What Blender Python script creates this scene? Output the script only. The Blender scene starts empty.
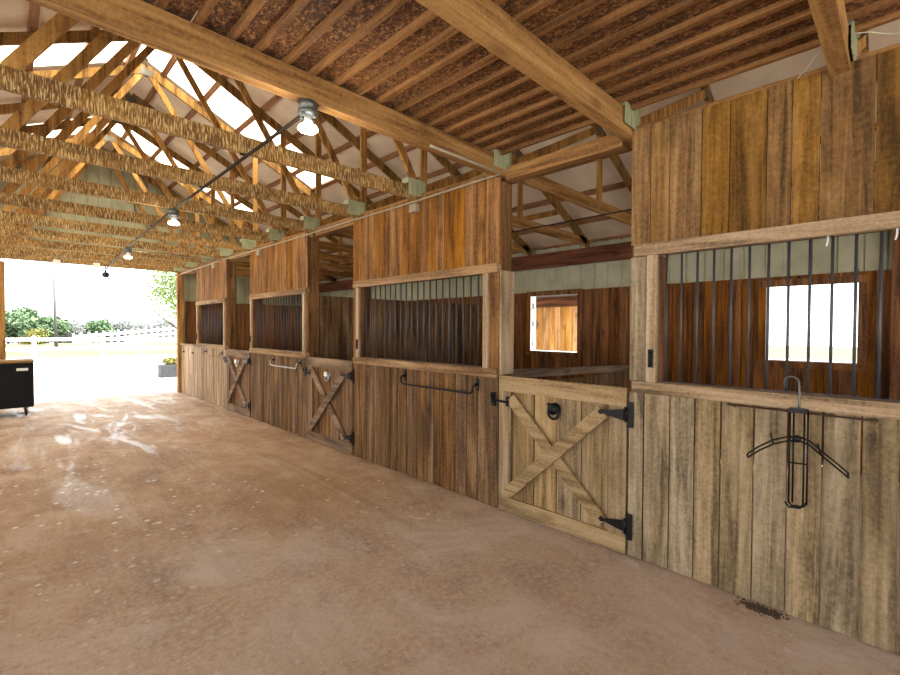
import bpy, bmesh, math, random
from mathutils import Vector, Matrix
random.seed(7)
S = bpy.context.scene
COL = S.collection
V = Vector

# ------------------------------------------------------------------ helpers
class MB:
    """collects shapes in world coordinates, builds ONE mesh object"""
    def __init__(self):
        self.v = []; self.f = []; self.sm = []
    def add(self, vs, fs, smooth=False):
        b = len(self.v)
        self.v += [tuple(p) for p in vs]
        self.f += [tuple(b + i for i in f) for f in fs]
        self.sm += [smooth] * len(fs)
        return self
    def box(self, x0, x1, y0, y1, z0, z1):
        x0, x1 = sorted((x0, x1)); y0, y1 = sorted((y0, y1)); z0, z1 = sorted((z0, z1))
        vs = [(x, y, z) for x in (x0, x1) for y in (y0, y1) for z in (z0, z1)]
        return self.add(vs, [(0,1,3,2),(4,6,7,5),(0,4,5,1),(2,3,7,6),(0,2,6,4),(1,5,7,3)])
    def beam(self, p, q, w, h, up=(0,0,1)):
        """box from p to q: h along 'up' side, w across"""
        p, q = V(p), V(q); d = (q-p).normalized(); u = V(up)
        s = d.cross(u).normalized(); u = s.cross(d).normalized()
        vs = []
        for c in (p, q):
            for a in (-1, 1):
                for b in (-1, 1):
                    vs.append(c + s*(a*w/2) + u*(b*h/2))
        return self.add(vs, [(0,1,3,2),(4,6,7,5),(0,4,5,1),(2,3,7,6),(0,2,6,4),(1,5,7,3)])
    def tube(self, pts, r, n=8, closed=False):
        pts = [V(p) for p in pts]; m = len(pts); rings = []
        prev = None
        for i, p in enumerate(pts):
            if closed: t = (pts[(i+1) % m] - pts[i-1]).normalized()
            else: t = (pts[min(i+1, m-1)] - pts[max(i-1, 0)]).normalized()
            if prev is None:
                a = V((0,0,1)) if abs(t.z) < .9 else V((1,0,0))
                s = t.cross(a).normalized()
            else:
                s = (prev - t*prev.dot(t)).normalized()
            prev = s; u = t.cross(s)
            rr = r[i] if isinstance(r, (list, tuple)) else r
            rings.append([p + (s*math.cos(2*math.pi*k/n) + u*math.sin(2*math.pi*k/n))*rr for k in range(n)])
        vs = [p for R in rings for p in R]; fs = []
        for i in range(m if closed else m-1):
            j = (i+1) % m
            for k in range(n):
                l = (k+1) % n
                fs.append((i*n+k, i*n+l, j*n+l, j*n+k))
        self.add(vs, fs, True)
        if not closed:
            b = len(self.v) - len(vs)
            self.f.append(tuple(b + k for k in range(n))[::-1]); self.sm.append(False)
            self.f.append(tuple(b + (m-1)*n + k for k in range(n))); self.sm.append(False)
        return self
    def lathe(self, c, prof, n=20, axis=(0,0,1)):
        c = V(c); a = V(axis).normalized()
        t = V((1,0,0)) if abs(a.x) < .9 else V((0,1,0))
        s = a.cross(t).normalized(); u = a.cross(s)
        vs = []; m = len(prof)
        for r, h in prof:
            for k in range(n):
                g = 2*math.pi*k/n
                vs.append(c + a*h + (s*math.cos(g) + u*math.sin(g))*r)
        fs = []
        for i in range(m-1):
            for k in range(n):
                l = (k+1) % n
                fs.append((i*n+k, i*n+l, (i+1)*n+l, (i+1)*n+k))
        fs.append(tuple(range(n))[::-1]); fs.append(tuple((m-1)*n + k for k in range(n)))
        return self.add(vs, fs, True)
    def poly_x(self, pts, x0, x1):
        """(y,z) outline extruded in x"""
        n = len(pts)
        vs = [(x0, y, z) for y, z in pts] + [(x1, y, z) for y, z in pts]
        fs = [tuple(range(n)), tuple(range(n, 2*n))[::-1]] + [(i, i+n, (i+1) % n + n, (i+1) % n) for i in range(n)]
        return self.add(vs, fs)
    def poly_y(self, pts, y0, y1):
        n = len(pts)
        vs = [(x, y0, z) for x, z in pts] + [(x, y1, z) for x, z in pts]
        fs = [tuple(range(n)), tuple(range(n, 2*n))[::-1]] + [(i, i+n, (i+1) % n + n, (i+1) % n) for i in range(n)]
        return self.add(vs, fs)
    def build(self, name, mat, parent=None, bevel=0):
        L = V((0,0,0)); o_ = parent
        while o_ is not None:
            L = L + o_.location; o_ = o_.parent
        me = bpy.data.meshes.new(name)
        me.from_pydata([tuple(V(p) - L) for p in self.v], [], self.f)
        bm = bmesh.new(); bm.from_mesh(me)
        bmesh.ops.recalc_face_normals(bm, faces=bm.faces)
        if bevel:
            bmesh.ops.bevel(bm, geom=[e for e in bm.edges], offset=bevel, segments=1, affect='EDGES', clamp_overlap=True)
        bm.to_mesh(me); bm.free()
        if not bevel:
            me.polygons.foreach_set('use_smooth', self.sm)
        me.materials.append(mat)
        o = bpy.data.objects.new(name, me); COL.objects.link(o)
        if parent is not None: o.parent = parent
        return o
    def build_at(self, name, mat, loc):
        """top-level mesh with its origin at loc"""
        L = V(loc)
        o = MB(); o.v = [tuple(V(p) - L) for p in self.v]; o.f = self.f; o.sm = self.sm
        ob = o.build(name, mat); ob.location = L
        return ob

def tag(o, label=None, cat=None, group=None, kind=None):
    if label: o['label'] = label
    if cat: o['category'] = cat
    if group: o['group'] = group
    if kind: o['kind'] = kind
    return o
def thing(name, label, cat, loc, group=None):
    o = bpy.data.objects.new(name, None); COL.objects.link(o); o.location = loc
    o.empty_display_size = .1
    return tag(o, label, cat, group)
def copy_tree(o, parent=None):
    c = o.copy(); COL.objects.link(c); c.parent = parent
    for ch in list(o.children): copy_tree(ch, c)
    return c

# ------------------------------------------------------------------ materials
def lin(c):
    return tuple(((x/255)/12.92 if x/255 <= .04045 else ((x/255+.055)/1.055)**2.4) for x in c)
class NT:
    def __init__(self, name):
        self.m = bpy.data.materials.new(name); self.m.use_nodes = True
        self.t = self.m.node_tree; self.b = self.t.nodes['Principled BSDF']; self.out = self.t.nodes['Material Output']
    def n(self, typ, **kw):
        nd = self.t.nodes.new(typ)
        for k, v in kw.items():
            if k.startswith('i_'): nd.inputs[k[2:].replace('_', ' ')].default_value = v
            else: setattr(nd, k, v)
        return nd
    def l(self, a, b): self.t.links.new(a, b)
    def ramp(self, fac, stops):
        r = self.n('ShaderNodeValToRGB'); e = r.color_ramp.elements
        while len(e) < len(stops): e.new(.5)
        for k, (p, c) in enumerate(stops):
            e[k].position = p; e[k].color = (*c, 1) if len(c) == 3 else c
        self.l(fac, r.inputs['Fac']); return r.outputs['Color']
    def mix(self, fac, a, b, mode='MIX'):
        m = self.n('ShaderNodeMix', data_type='RGBA', blend_type=mode)
        for s, x in ((0, fac), (6, a), (7, b)):
            if hasattr(x, 'links') or hasattr(x, 'is_linked'): self.l(x, m.inputs[s])
            else: m.inputs[s].default_value = x if s == 0 else ((*x, 1) if len(x) == 3 else x)
        return m.outputs[2]
    def math(self, op, a, b=None, clamp=False):
        m = self.n('ShaderNodeMath', operation=op, use_clamp=clamp)
        for k, x in enumerate((a, b)):
            if x is None: continue
            if hasattr(x, 'is_linked'): self.l(x, m.inputs[k])
            else: m.inputs[k].default_value = x
        return m.outputs[0]

def plain(name, rgb, rough=.6, metal=0., spec=.5):
    t = NT(name); g = t.n('ShaderNodeNewGeometry')
    nz = t.n('ShaderNodeTexNoise', i_Scale=9., i_Detail=4.); t.l(g.outputs['Position'], nz.inputs['Vector'])
    c = lin(rgb)
    t.l(t.ramp(nz.outputs['Fac'], [(.3, tuple(x*.82 for x in c)), (.7, tuple(min(1, x*1.12) for x in c))]), t.b.inputs['Base Color'])
    t.b.inputs['Roughness'].default_value = rough; t.b.inputs['Metallic'].default_value = metal
    t.b.inputs['Specular IOR Level'].default_value = spec
    return t.m

def wood(name, dark, mid, light, axis, rough=.8, stain=None, fine=1., var=.35, knots=True):
    """sawn timber: grain along axis, each board its own tone"""
    t = NT(name); g = t.n('ShaderNodeNewGeometry')
    isl = g.outputs['Random Per Island']
    off = t.n('ShaderNodeCombineXYZ')
    o1 = t.math('MULTIPLY', isl, 37.); o2 = t.math('MULTIPLY', isl, 91.); n4 = t.n('ShaderNodeTexNoise', i_Scale=45., i_Detail=4., i_Roughness=.75); t.l(g.outputs['Position'], n4.inputs['Vector'])
    t.l(o1, off.inputs[0]); t.l(o2, off.inputs[1]); t.l(o1, off.inputs[2])
    add = t.n('ShaderNodeVectorMath', operation='ADD'); t.l(g.outputs['Position'], add.inputs[0]); t.l(off.outputs[0], add.inputs[1])
    def mp(lo, hi):
        s = [hi, hi, hi]; s['xyz'.index(axis)] = lo
        m = t.n('ShaderNodeMapping'); m.inputs['Scale'].default_value = s
        t.l(add.outputs[0], m.inputs['Vector']); return m.outputs[0]
    n1 = t.n('ShaderNodeTexNoise', i_Scale=1., i_Detail=7., i_Roughness=.62, i_Distortion=.6); t.l(mp(.9*fine, 22*fine), n1.inputs['Vector'])
    n2 = t.n('ShaderNodeTexNoise', i_Scale=1., i_Detail=4., i_Roughness=.6, i_Distortion=1.2); t.l(mp(.7, 5.5), n2.inputs['Vector'])
    n3 = t.n('ShaderNodeTexNoise', i_Scale=1., i_Detail=3., i_Roughness=.7); t.l(mp(3*fine, 130*fine), n3.inputs['Vector'])
    d, m_, l_ = lin(dark), lin(mid), lin(light)
    f = t.math('ADD', t.math('MULTIPLY', n1.outputs['Fac'], .5), t.math('MULTIPLY', n2.outputs['Fac'], .5))
    f = t.math('ADD', t.math('MULTIPLY', f, .78), t.math('MULTIPLY', n4.outputs['Fac'], .22))
    c = t.ramp(f, [(.36, tuple(x*.8 for x in d)), (.42, d), (.51, m_), (.61, l_)])
    # tone per board
    tone = t.math('ADD', t.math('MULTIPLY', isl, var), 1 - var/2)
    hv = t.n('ShaderNodeHueSaturation'); t.l(tone, hv.inputs['Value'])
    sat = t.math('ADD', t.math('MULTIPLY', t.math('FRACT', t.math('MULTIPLY', isl, 17.3)), .2), .88)
    t.l(sat, hv.inputs['Saturation']); t.l(c, hv.inputs['Color']); c = hv.outputs['Color']
    # fine saw lines
    c = t.mix(t.math('MULTIPLY', n3.outputs['Fac'], .55), c, t.mix(1., c, (.45, .42, .40), 'MULTIPLY'))
    if knots:
        vo = t.n('ShaderNodeTexVoronoi', i_Scale=1.); t.l(mp(1.7, 4.), vo.inputs['Vector'])
        k = t.math('MULTIPLY', t.ramp(vo.outputs['Distance'], [(.04, (1,1,1)), (.2, (0,0,0))]), t.math('GREATER_THAN', vo.outputs['Color'], .45))
        c = t.mix(t.math('MULTIPLY', k, .75), c, t.mix(1., c, (.28, .22, .2), 'MULTIPLY'))
    if stain:
        ns = t.n('ShaderNodeTexNoise', i_Scale=1.3, i_Detail=5., i_Roughness=.65); t.l(g.outputs['Position'], ns.inputs['Vector'])
        k = t.ramp(ns.outputs['Fac'], [(.45, (0,0,0)), (.68, (1,1,1))])
        c = t.mix(t.math('MULTIPLY', k, stain[1]), c, lin(stain[0]))
    t.l(c, t.b.inputs['Base Color'])
    t.b.inputs['Roughness'].default_value = rough; t.b.inputs['Specular IOR Level'].default_value = .25
    bp = t.n('ShaderNodeBump'); bp.inputs['Strength'].default_value = .35; bp.inputs['Distance'].default_value = .004
    t.l(t.math('ADD', n1.outputs['Fac'], t.math('MULTIPLY', n3.outputs['Fac'], .5)), bp.inputs['Height']); t.l(bp.outputs[0], t.b.inputs['Normal'])
    return t.m

M = {}
M['grey_v'] = wood('weathered_board_upright', (100,84,62), (154,134,102), (194,172,140), 'z', stain=((100,82,56), .5), var=.25)
M['grey_h'] = wood('weathered_board_level', (112,90,62), (164,134,98), (194,166,130), 'y', var=.15)
M['brown_v'] = wood('brown_board_upright', (68,46,24), (120,86,50), (158,124,84), 'z', stain=((80,62,40), .45), var=.3)
M['doorlit_v'] = wood('doorlit_board_upright', (130,100,72), (176,146,112), (206,180,146), 'z')  # light from the far doorway is put into this lighter board colour
M['gold_v'] = wood('golden_board_upright', (80,54,20), (134,96,44), (168,128,74), 'z', stain=((64,46,22), .6), var=.25)
M['gold_far_v'] = wood('honey_board_upright', (98,60,18), (148,98,38), (180,128,60), 'z', stain=((84,54,20), .55), var=.25)
M['trim_z'] = wood('trim_board_upright', (140,112,78), (186,158,120), (212,188,152), 'z', var=.15)
M['trim_y'] = wood('trim_board_level', (112,80,44), (160,122,76), (190,154,106), 'y', var=.15)
M['red_v'] = wood('red_brown_lining_board', (72,40,12), (124,76,30), (156,104,46), 'z', var=.4)
M['red_y'] = wood('red_brown_beam_level', (66,32,12), (108,56,24), (136,76,36), 'y')
M['red_x'] = wood('grey_brown_board_level', (84,66,52), (128,104,84), (160,136,112), 'x')
M['chord_clean'] = wood('clean_beam_timber', (118,78,26), (164,116,46), (192,144,74), 'x', var=.1)
M['truss_z'] = wood('truss_timber', (122,78,18), (178,124,36), (206,156,64), 'z', var=.25, knots=False)
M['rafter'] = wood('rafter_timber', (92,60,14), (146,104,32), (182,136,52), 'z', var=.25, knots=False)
M['purlin'] = wood('purlin_timber', (110,66,36), (156,106,66), (180,132,90), 'y', knots=False)
M['plate'] = wood('plate_timber', (104,68,24), (150,102,40), (180,130,62), 'y')
M['post'] = wood('post_timber', (78,50,16), (126,84,32), (158,112,52), 'z')
M['door_v'] = wood('door_board_upright', (106,86,58), (156,130,92), (188,162,122), 'z', stain=((112,90,58), .4), var=.25)
M['door_x'] = wood('door_rail_level', (124,98,60), (172,142,94), (196,168,120), 'y', var=.2)
M['door_brown_v'] = wood('brown_door_board', (84,58,34), (130,94,60), (160,122,84), 'z')
M['door_brown_x'] = wood('brown_door_rail', (96,74,52), (140,110,80), (166,136,106), 'y', var=.2)
M['shed'] = wood('shed_board', (150,100,54), (190,136,80), (210,162,104), 'z', var=.3)
M['black'] = plain('black_iron', (26,26,28), .45, .6)
M['blackpaint'] = plain('black_painted_board', (10,10,14), .55, 0., .2)
M['bar'] = plain('grey_steel_bar', (80,82,88), .5, .5)
M['galv'] = plain('galvanised_steel', (112,114,112), .5, .7)
M['plateg'] = plain('nail_plate_steel', (96,92,84), .6, .4)
M['silver'] = plain('bright_steel', (190,190,186), .3, .9)
M['conduit'] = plain('grey_conduit', (150,138,116), .55)
M['darkconduit'] = plain('dark_conduit', (44,36,28), .7, 0., .2)
M['white'] = plain('white_paint', (236,236,232), .5)
M['wire'] = plain('pale_wire', (196,186,170), .5)
M['darkwire'] = plain('dark_cable', (30,24,20), .6)
M['plastic'] = plain('grey_plastic', (60,62,66), .7, 0., .2)
M['rust'] = plain('rusty_wire', (74,50,36), .6, .4)
M['trunk'] = plain('bark', (92,78,64), .9)
M['polewood'] = plain('grey_pole_wood', (100,100,98), .9, 0., .1)
M['debris'] = plain('dark_straw_dirt', (84,68,52), .95)
M['tin'] = plain('roof_metal_dark', (70,66,64), .6)

def metal_green():
    t = NT('pale_green_steel_siding'); g = t.n('ShaderNodeNewGeometry')
    nz = t.n('ShaderNodeTexNoise', i_Scale=3., i_Detail=4.); t.l(g.outputs['Position'], nz.inputs['Vector'])
    t.l(t.ramp(nz.outputs['Fac'], [(.3, lin((148,146,120))), (.7, lin((174,172,146)))]), t.b.inputs['Base Color'])
    t.b.inputs['Roughness'].default_value = .45
    return t.m
M['green'] = metal_green()
def capm():
    t = NT('sage_green_trim_steel'); g = t.n('ShaderNodeNewGeometry')
    nz = t.n('ShaderNodeTexNoise', i_Scale=8., i_Detail=3.); t.l(g.outputs['Position'], nz.inputs['Vector'])
    t.l(t.ramp(nz.outputs['Fac'], [(.3, lin((146,150,118))), (.7, lin((170,174,140)))]), t.b.inputs['Base Color'])
    t.b.inputs['Roughness'].default_value = .5
    return t.m
M['cap'] = capm()

def chord():
    """truss timber with pale torn fibres all over its faces"""
    t = NT('fibrous_truss_timber'); g = t.n('ShaderNodeNewGeometry')
    isl = t.math('MULTIPLY', g.outputs['Random Per Island'], 33.)
    add = t.n('ShaderNodeVectorMath', operation='ADD'); t.l(g.outputs['Position'], add.inputs[0]); t.l(isl, add.inputs[1])
    m = t.n('ShaderNodeMapping'); m.inputs['Scale'].default_value = (125, 30, 14); t.l(add.outputs[0], m.inputs['Vector'])
    n = t.n('ShaderNodeTexNoise', i_Scale=1., i_Detail=3., i_Roughness=.6, i_Distortion=.5); t.l(m.outputs[0], n.inputs['Vector'])
    m2 = t.n('ShaderNodeMapping'); m2.inputs['Scale'].default_value = (3, 6, 9); t.l(add.outputs[0], m2.inputs['Vector'])
    n2 = t.n('ShaderNodeTexNoise', i_Scale=1., i_Detail=4.); t.l(m2.outputs[0], n2.inputs['Vector'])
    base = t.ramp(n2.outputs['Fac'], [(.35, lin((100,68,24))), (.65, lin((150,108,48)))])
    k = t.ramp(n.outputs['Fac'], [(.5, (0,0,0)), (.64, (1,1,1))])
    k2 = t.ramp(n.outputs['Fac'], [(.34, (1,1,1)), (.46, (0,0,0))])
    c = t.mix(t.math('MULTIPLY', k, .8), base, lin((226,202,146)))
    c = t.mix(t.math('MULTIPLY', k2, .7), c, lin((70,42,14)))
    t.l(c, t.b.inputs['Base Color']); t.b.inputs['Roughness'].default_value = .85
    bp = t.n('ShaderNodeBump'); bp.inputs['Strength'].default_value = .5; bp.inputs['Distance'].default_value = .006
    t.l(n.outputs['Fac'], bp.inputs['Height']); t.l(bp.outputs[0], t.b.inputs['Normal'])
    return t.m
M['chord'] = chord()

def deckm():
    """dark flaked boards of the loft floor, seen from below"""
    t = NT('flaked_loft_board'); g = t.n('ShaderNodeNewGeometry')
    m = t.n('ShaderNodeMapping'); m.inputs['Scale'].default_value = (58, 36, 30); t.l(g.outputs['Position'], m.inputs['Vector'])
    n = t.n('ShaderNodeTexNoise', i_Scale=1., i_Detail=2.5, i_Roughness=.7, i_Distortion=.8); t.l(m.outputs[0], n.inputs['Vector'])
    n2 = t.n('ShaderNodeTexNoise', i_Scale=1.6, i_Detail=4.); t.l(g.outputs['Position'], n2.inputs['Vector'])
    base = t.ramp(n2.outputs['Fac'], [(.35, lin((80,48,20))), (.65, lin((116,74,34)))])
    k = t.ramp(n.outputs['Fac'], [(.52, (0,0,0)), (.63, (1,1,1))])
    k2 = t.ramp(n.outputs['Fac'], [(.38, (1,1,1)), (.48, (0,0,0))])
    c = t.mix(t.math('MULTIPLY', k, .65), base, lin((172,128,82)))
    c = t.mix(t.math('MULTIPLY', k2, .8), c, lin((46,24,12)))
    t.l(c, t.b.inputs['Base Color']); t.b.inputs['Roughness'].default_value = .9
    return t.m
M['deck'] = deckm()
M['batten'] = wood('loft_batten', (98,62,22), (142,94,38), (172,120,58), 'y', knots=False)

def roofm():
    t = NT('white_roof_insulation'); g = t.n('ShaderNodeNewGeometry')
    n = t.n('ShaderNodeTexNoise', i_Scale=2.2, i_Detail=5.); t.l(g.outputs['Position'], n.inputs['Vector'])
    t.l(t.ramp(n.outputs['Fac'], [(.3, lin((200,180,156))), (.7, lin((224,208,186)))]), t.b.inputs['Base Color'])
    t.b.inputs['Roughness'].default_value = .6
    return t.m
M['roof'] = roofm()

def skym():
    t = NT('translucent_roof_sheet')
    tr = t.n('ShaderNodeBsdfTranslucent'); tr.inputs['Color'].default_value = (.95, .90, .74, 1)
    tp = t.n('ShaderNodeBsdfTransparent'); tp.inputs['Color'].default_value = (.95, .93, .85, 1)
    g = t.n('ShaderNodeNewGeometry')
    m = t.n('ShaderNodeMapping'); m.inputs['Scale'].default_value = (1.2, 9, 1.2); t.l(g.outputs['Position'], m.inputs['Vector'])
    n = t.n('ShaderNodeTexNoise', i_Scale=1., i_Detail=4.); t.l(m.outputs[0], n.inputs['Vector'])
    mx = t.n('ShaderNodeMixShader')
    t.l(t.ramp(n.outputs['Fac'], [(.35, lin((255,236,180))), (.6, lin((255,252,240)))]), tr.inputs['Color']); mx.inputs[0].default_value = .0
    t.l(tr.outputs[0], mx.inputs[1]); t.l(tp.outputs[0], mx.inputs[2]); t.l(mx.outputs[0], t.out.inputs['Surface'])
    return t.m
M['skylight'] = skym()

def floorm():
    t = NT('stained_concrete'); g = t.n('ShaderNodeNewGeometry'); P = g.outputs['Position']
    def nz(sc, det=5., rough=.6, dist=0., map_=None):
        n = t.n('ShaderNodeTexNoise', i_Scale=sc, i_Detail=det, i_Roughness=rough, i_Distortion=dist)
        if map_:
            m = t.n('ShaderNodeMapping'); m.inputs['Scale'].default_value = map_; t.l(P, m.inputs['Vector']); t.l(m.outputs[0], n.inputs['Vector'])
        else: t.l(P, n.inputs['Vector'])
        return n.outputs['Fac']
    big = nz(.55, 5., .6, .5); med = nz(2.2, 6., .68, .6); fine = nz(26., 5., .75); grit = nz(95., 3., .7)
    f = t.math('ADD', t.math('MULTIPLY', big, .5), t.math('MULTIPLY', med, .5))
    c = t.ramp(f, [(.36, lin((134,100,74))), (.45, lin((168,135,107))), (.53, lin((186,158,132))), (.62, lin((204,184,164)))])
    # fine grain
    c = t.mix(t.ramp(fine, [(.46, (0,0,0)), (.64, (.85,.85,.85))]), c, lin((196,176,156)))
    c = t.mix(t.ramp(fine, [(.3, (.62,.62,.62)), (.45, (0,0,0))]), c, lin((106,76,52)))
    # chalky spills and drops
    sp = nz(5.5, 5., .7, .8); zone = nz(.42, 3., .5, 0., (1., .55, 1.))
    kz = t.ramp(zone, [(.44, (0,0,0)), (.58, (1,1,1))]); ks = t.ramp(sp, [(.6, (0,0,0)), (.68, (1,1,1))])
    kk = t.math('MULTIPLY', kz, ks)
    c = t.mix(t.math('MULTIPLY', kk, .75), c, lin((222,214,208)))
    ch = nz(1.15, 7., .72, .7, (1., .8, 1.))
    c = t.mix(t.math('MULTIPLY', t.ramp(ch, [(.5, (0,0,0)), (.66, (1,1,1))]), t.math('ADD', t.math('MULTIPLY', grit, .6), .42)), c, lin((216,204,194)))
    vo = t.n('ShaderNodeTexVoronoi', i_Scale=6.); t.l(P, vo.inputs['Vector'])
    kd = t.ramp(vo.outputs['Distance'], [(.07, (1,1,1)), (.13, (0,0,0))])
    c = t.mix(t.math('MULTIPLY', t.math('MULTIPLY', kd, kz), .8), c, lin((226,222,218)))
    sv = t.n('ShaderNodeTexVoronoi', i_Scale=34.); t.l(P, sv.inputs['Vector'])
    c = t.mix(t.math('MULTIPLY', t.ramp(sv.outputs['Distance'], [(.1, (1,1,1)), (.26, (0,0,0))]), t.math('GREATER_THAN', sv.outputs['Color'], .52)), c, lin((216,200,182)))
    # dark blotches
    bl = nz(1.7, 6., .7, 1.)
    kb = t.ramp(bl, [(.62, (0,0,0)), (.74, (1,1,1))])
    c = t.mix(t.math('MULTIPLY', kb, .6), c, lin((92,62,42)))
    # lengthwise tyre and sweep streaks
    st = nz(1., 5., .65, .6, (5., .35, 1.))
    c = t.mix(t.math('MULTIPLY', t.ramp(st, [(.5, (0,0,0)), (.72, (1,1,1))]), .3), c, lin((112,78,52)))
    # brown tracked-in dirt along the middle of the aisle
    s0 = t.n('ShaderNodeSeparateXYZ'); t.l(P, s0.inputs[0])
    yy = t.math('ADD', s0.outputs[1], t.math('MULTIPLY', big, 4.))
    ra = t.n('ShaderNodeMapRange'); ra.inputs[1].default_value = 4.2; ra.inputs[2].default_value = 6.6; t.l(yy, ra.inputs[0])
    rb = t.n('ShaderNodeMapRange'); rb.inputs[1].default_value = 10.; rb.inputs[2].default_value = 13.; rb.inputs[3].default_value = 1.; rb.inputs[4].default_value = .15; t.l(yy, rb.inputs[0])
    c = t.mix(t.math('MULTIPLY', t.math('MULTIPLY', ra.outputs[0], rb.outputs[0]), .75), c, t.mix(1., c, (.80, .66, .50), 'MULTIPLY'))
    c = t.mix(t.math('MULTIPLY', t.math('SUBTRACT', 1., ra.outputs[0]), .34), c, lin((202,186,172)))
    # white droppings and paint drips
    vd = t.n('ShaderNodeTexVoronoi', i_Scale=8.5); t.l(P, vd.inputs['Vector'])
    kq = t.math('MULTIPLY', t.ramp(t.math('ADD', vd.outputs['Distance'], t.math('MULTIPLY', med, .45)), [(.36, (1,1,1)), (.41, (0,0,0))]), t.math('GREATER_THAN', vd.outputs['Color'], .5))
    c = t.mix(t.math('MULTIPLY', t.math('MULTIPLY', t.math('MULTIPLY', kq, ra.outputs[0]), t.ramp(zone, [(.42, (0,0,0)), (.5, (1,1,1))])), .85), c, lin((226,222,218)))
    t.l(c, t.b.inputs['Base Color'])
    # damp patches, glossier towards the far door where it has rained in
    sx = t.n('ShaderNodeSeparateXYZ'); t.l(P, sx.inputs[0])
    wet = nz(1.1, 6., .7, 1.2, (2.4, .5, 1.))
    far = t.n('ShaderNodeMapRange'); far.inputs[1].default_value = 3.; far.inputs[2].default_value = 7.5; t.l(sx.outputs[1], far.inputs[0])
    kw = t.math('MULTIPLY', t.ramp(wet, [(.5, (0,0,0)), (.6, (1,1,1))]), far.outputs[0])
    r = t.n('ShaderNodeMapRange'); r.inputs[3].default_value = .7; r.inputs[4].default_value = .32; t.l(kw, r.inputs[0])
    t.l(r.outputs[0], t.b.inputs['Roughness']); t.b.inputs['Specular IOR Level'].default_value = .4
    bp = t.n('ShaderNodeBump'); bp.inputs['Strength'].default_value = .6; bp.inputs['Distance'].default_value = .01
    t.l(t.math('ADD', t.math('MULTIPLY', fine, .6), t.math('MULTIPLY', grit, .4)), bp.inputs['Height']); t.l(bp.outputs[0], t.b.inputs['Normal'])
    return t.m
M['floor'] = floorm()

def ground_m():
    t = NT('gravel_and_grass'); g = t.n('ShaderNodeNewGeometry'); P = g.outputs['Position']
    n = t.n('ShaderNodeTexNoise', i_Scale=.35, i_Detail=6., i_Roughness=.65); t.l(P, n.inputs['Vector'])
    n2 = t.n('ShaderNodeTexNoise', i_Scale=30., i_Detail=4.); t.l(P, n2.inputs['Vector'])
    gravel = t.ramp(n2.outputs['Fac'], [(.3, lin((206,202,196))), (.7, lin((236,234,230)))])
    grass = t.ramp(n.outputs['Fac'], [(.35, (.06, .062, .028)), (.6, (.11, .098, .06))])
    s = t.n('ShaderNodeSeparateXYZ'); t.l(P, s.inputs[0])
    y = t.math('ADD', s.outputs[1], t.math('MULTIPLY', n.outputs['Fac'], 3.))
    far = t.ramp(t.math('MULTIPLY', y, .02), [(.63, (0,0,0)), (.67, (1,1,1))])
    side = t.ramp(t.math('MULTIPLY', t.math('ADD', s.outputs[0], t.math('MULTIPLY', n.outputs['Fac'], 2.)), .05), [(.46, (0,0,0)), (.5, (1,1,1))])
    k = t.math('MAXIMUM', far, side)
    t.l(t.mix(k, gravel, grass), t.b.inputs['Base Color']); t.b.inputs['Roughness'].default_value = .95
    return t.m
M['ground'] = ground_m()
def leafm(name, a, b):
    t = NT(name); g = t.n('ShaderNodeNewGeometry')
    t.l(t.ramp(g.outputs['Random Per Island'], [(0., lin(a)), (1., lin(b))]), t.b.inputs['Base Color'])
    t.b.inputs['Roughness'].default_value = .7
    return t.m
M['leaf_dark_hazed'] = leafm('hazed_evergreen_leaf', (74,100,70), (104,128,92))  # green lightened to stand in for distance haze
M['leaf_spring'] = leafm('spring_leaf', (74,98,30), (112,130,52))
M['leaf_yellow'] = leafm('yellow_green_leaf', (104,104,44), (134,130,64))
M['leaf_grey_hazed'] = leafm('hazed_bare_grey_twig', (120,126,128), (140,142,138))  # twig colour paled in place of haze over the far woods
def bulbm(s):
    t = NT('lit_bulb'); e = t.n('ShaderNodeEmission'); e.inputs['Color'].default_value = (1., .96, .9, 1); e.inputs['Strength'].default_value = s
    t.l(e.outputs[0], t.out.inputs['Surface']); return t.m
M['bulb'] = bulbm(30.)

# ------------------------------------------------------------------ key sizes (metres); aisle runs along +Y, camera above (0,0)
WX = 3.30                        # aisle face of the stall fronts
RX, RZ, SL = 1.68, 5.87, .49     # ridge line and roof pitch
XE, XW = 7.25, -3.89             # outer walls
YN, YS = 13.50, -5.0             # far and near gable
TY = [.27 + 1.2*k for k in range(12)]          # trusses up to the far gable
def rafter_z(x): return RZ - SL*abs(x - RX)

# ------------------------------------------------------------------ setting: ground, floor, walls, roof
def terrain():
    m = MB(); nr, na = 40, 72
    rs = [0] + [3*1.14**k for k in range(nr)]
    vs = []; fs = []
    for r in rs:
        for a in range(na):
            g = 2*math.pi*a/na
            x, y = 1.7 + r*math.cos(g), 4 + r*math.sin(g)
            ex = max(0., r - 62)
            z = -.04 - .13*min(ex, 300)
            vs.append((x, y, z))
    for i in range(len(rs)-1):
        for a in range(na):
            b = (a+1) % na
            fs.append((i*na+a, (i+1)*na+a, (i+1)*na+b, i*na+b))
    m.add(vs, fs, True)
    return tag(m.build('ground', M['ground']), kind='structure')
terrain()
tag(MB().box(XW, XE, YS, YN + .1, -.035, 0).build('floor', M['floor']), kind='structure')

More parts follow.
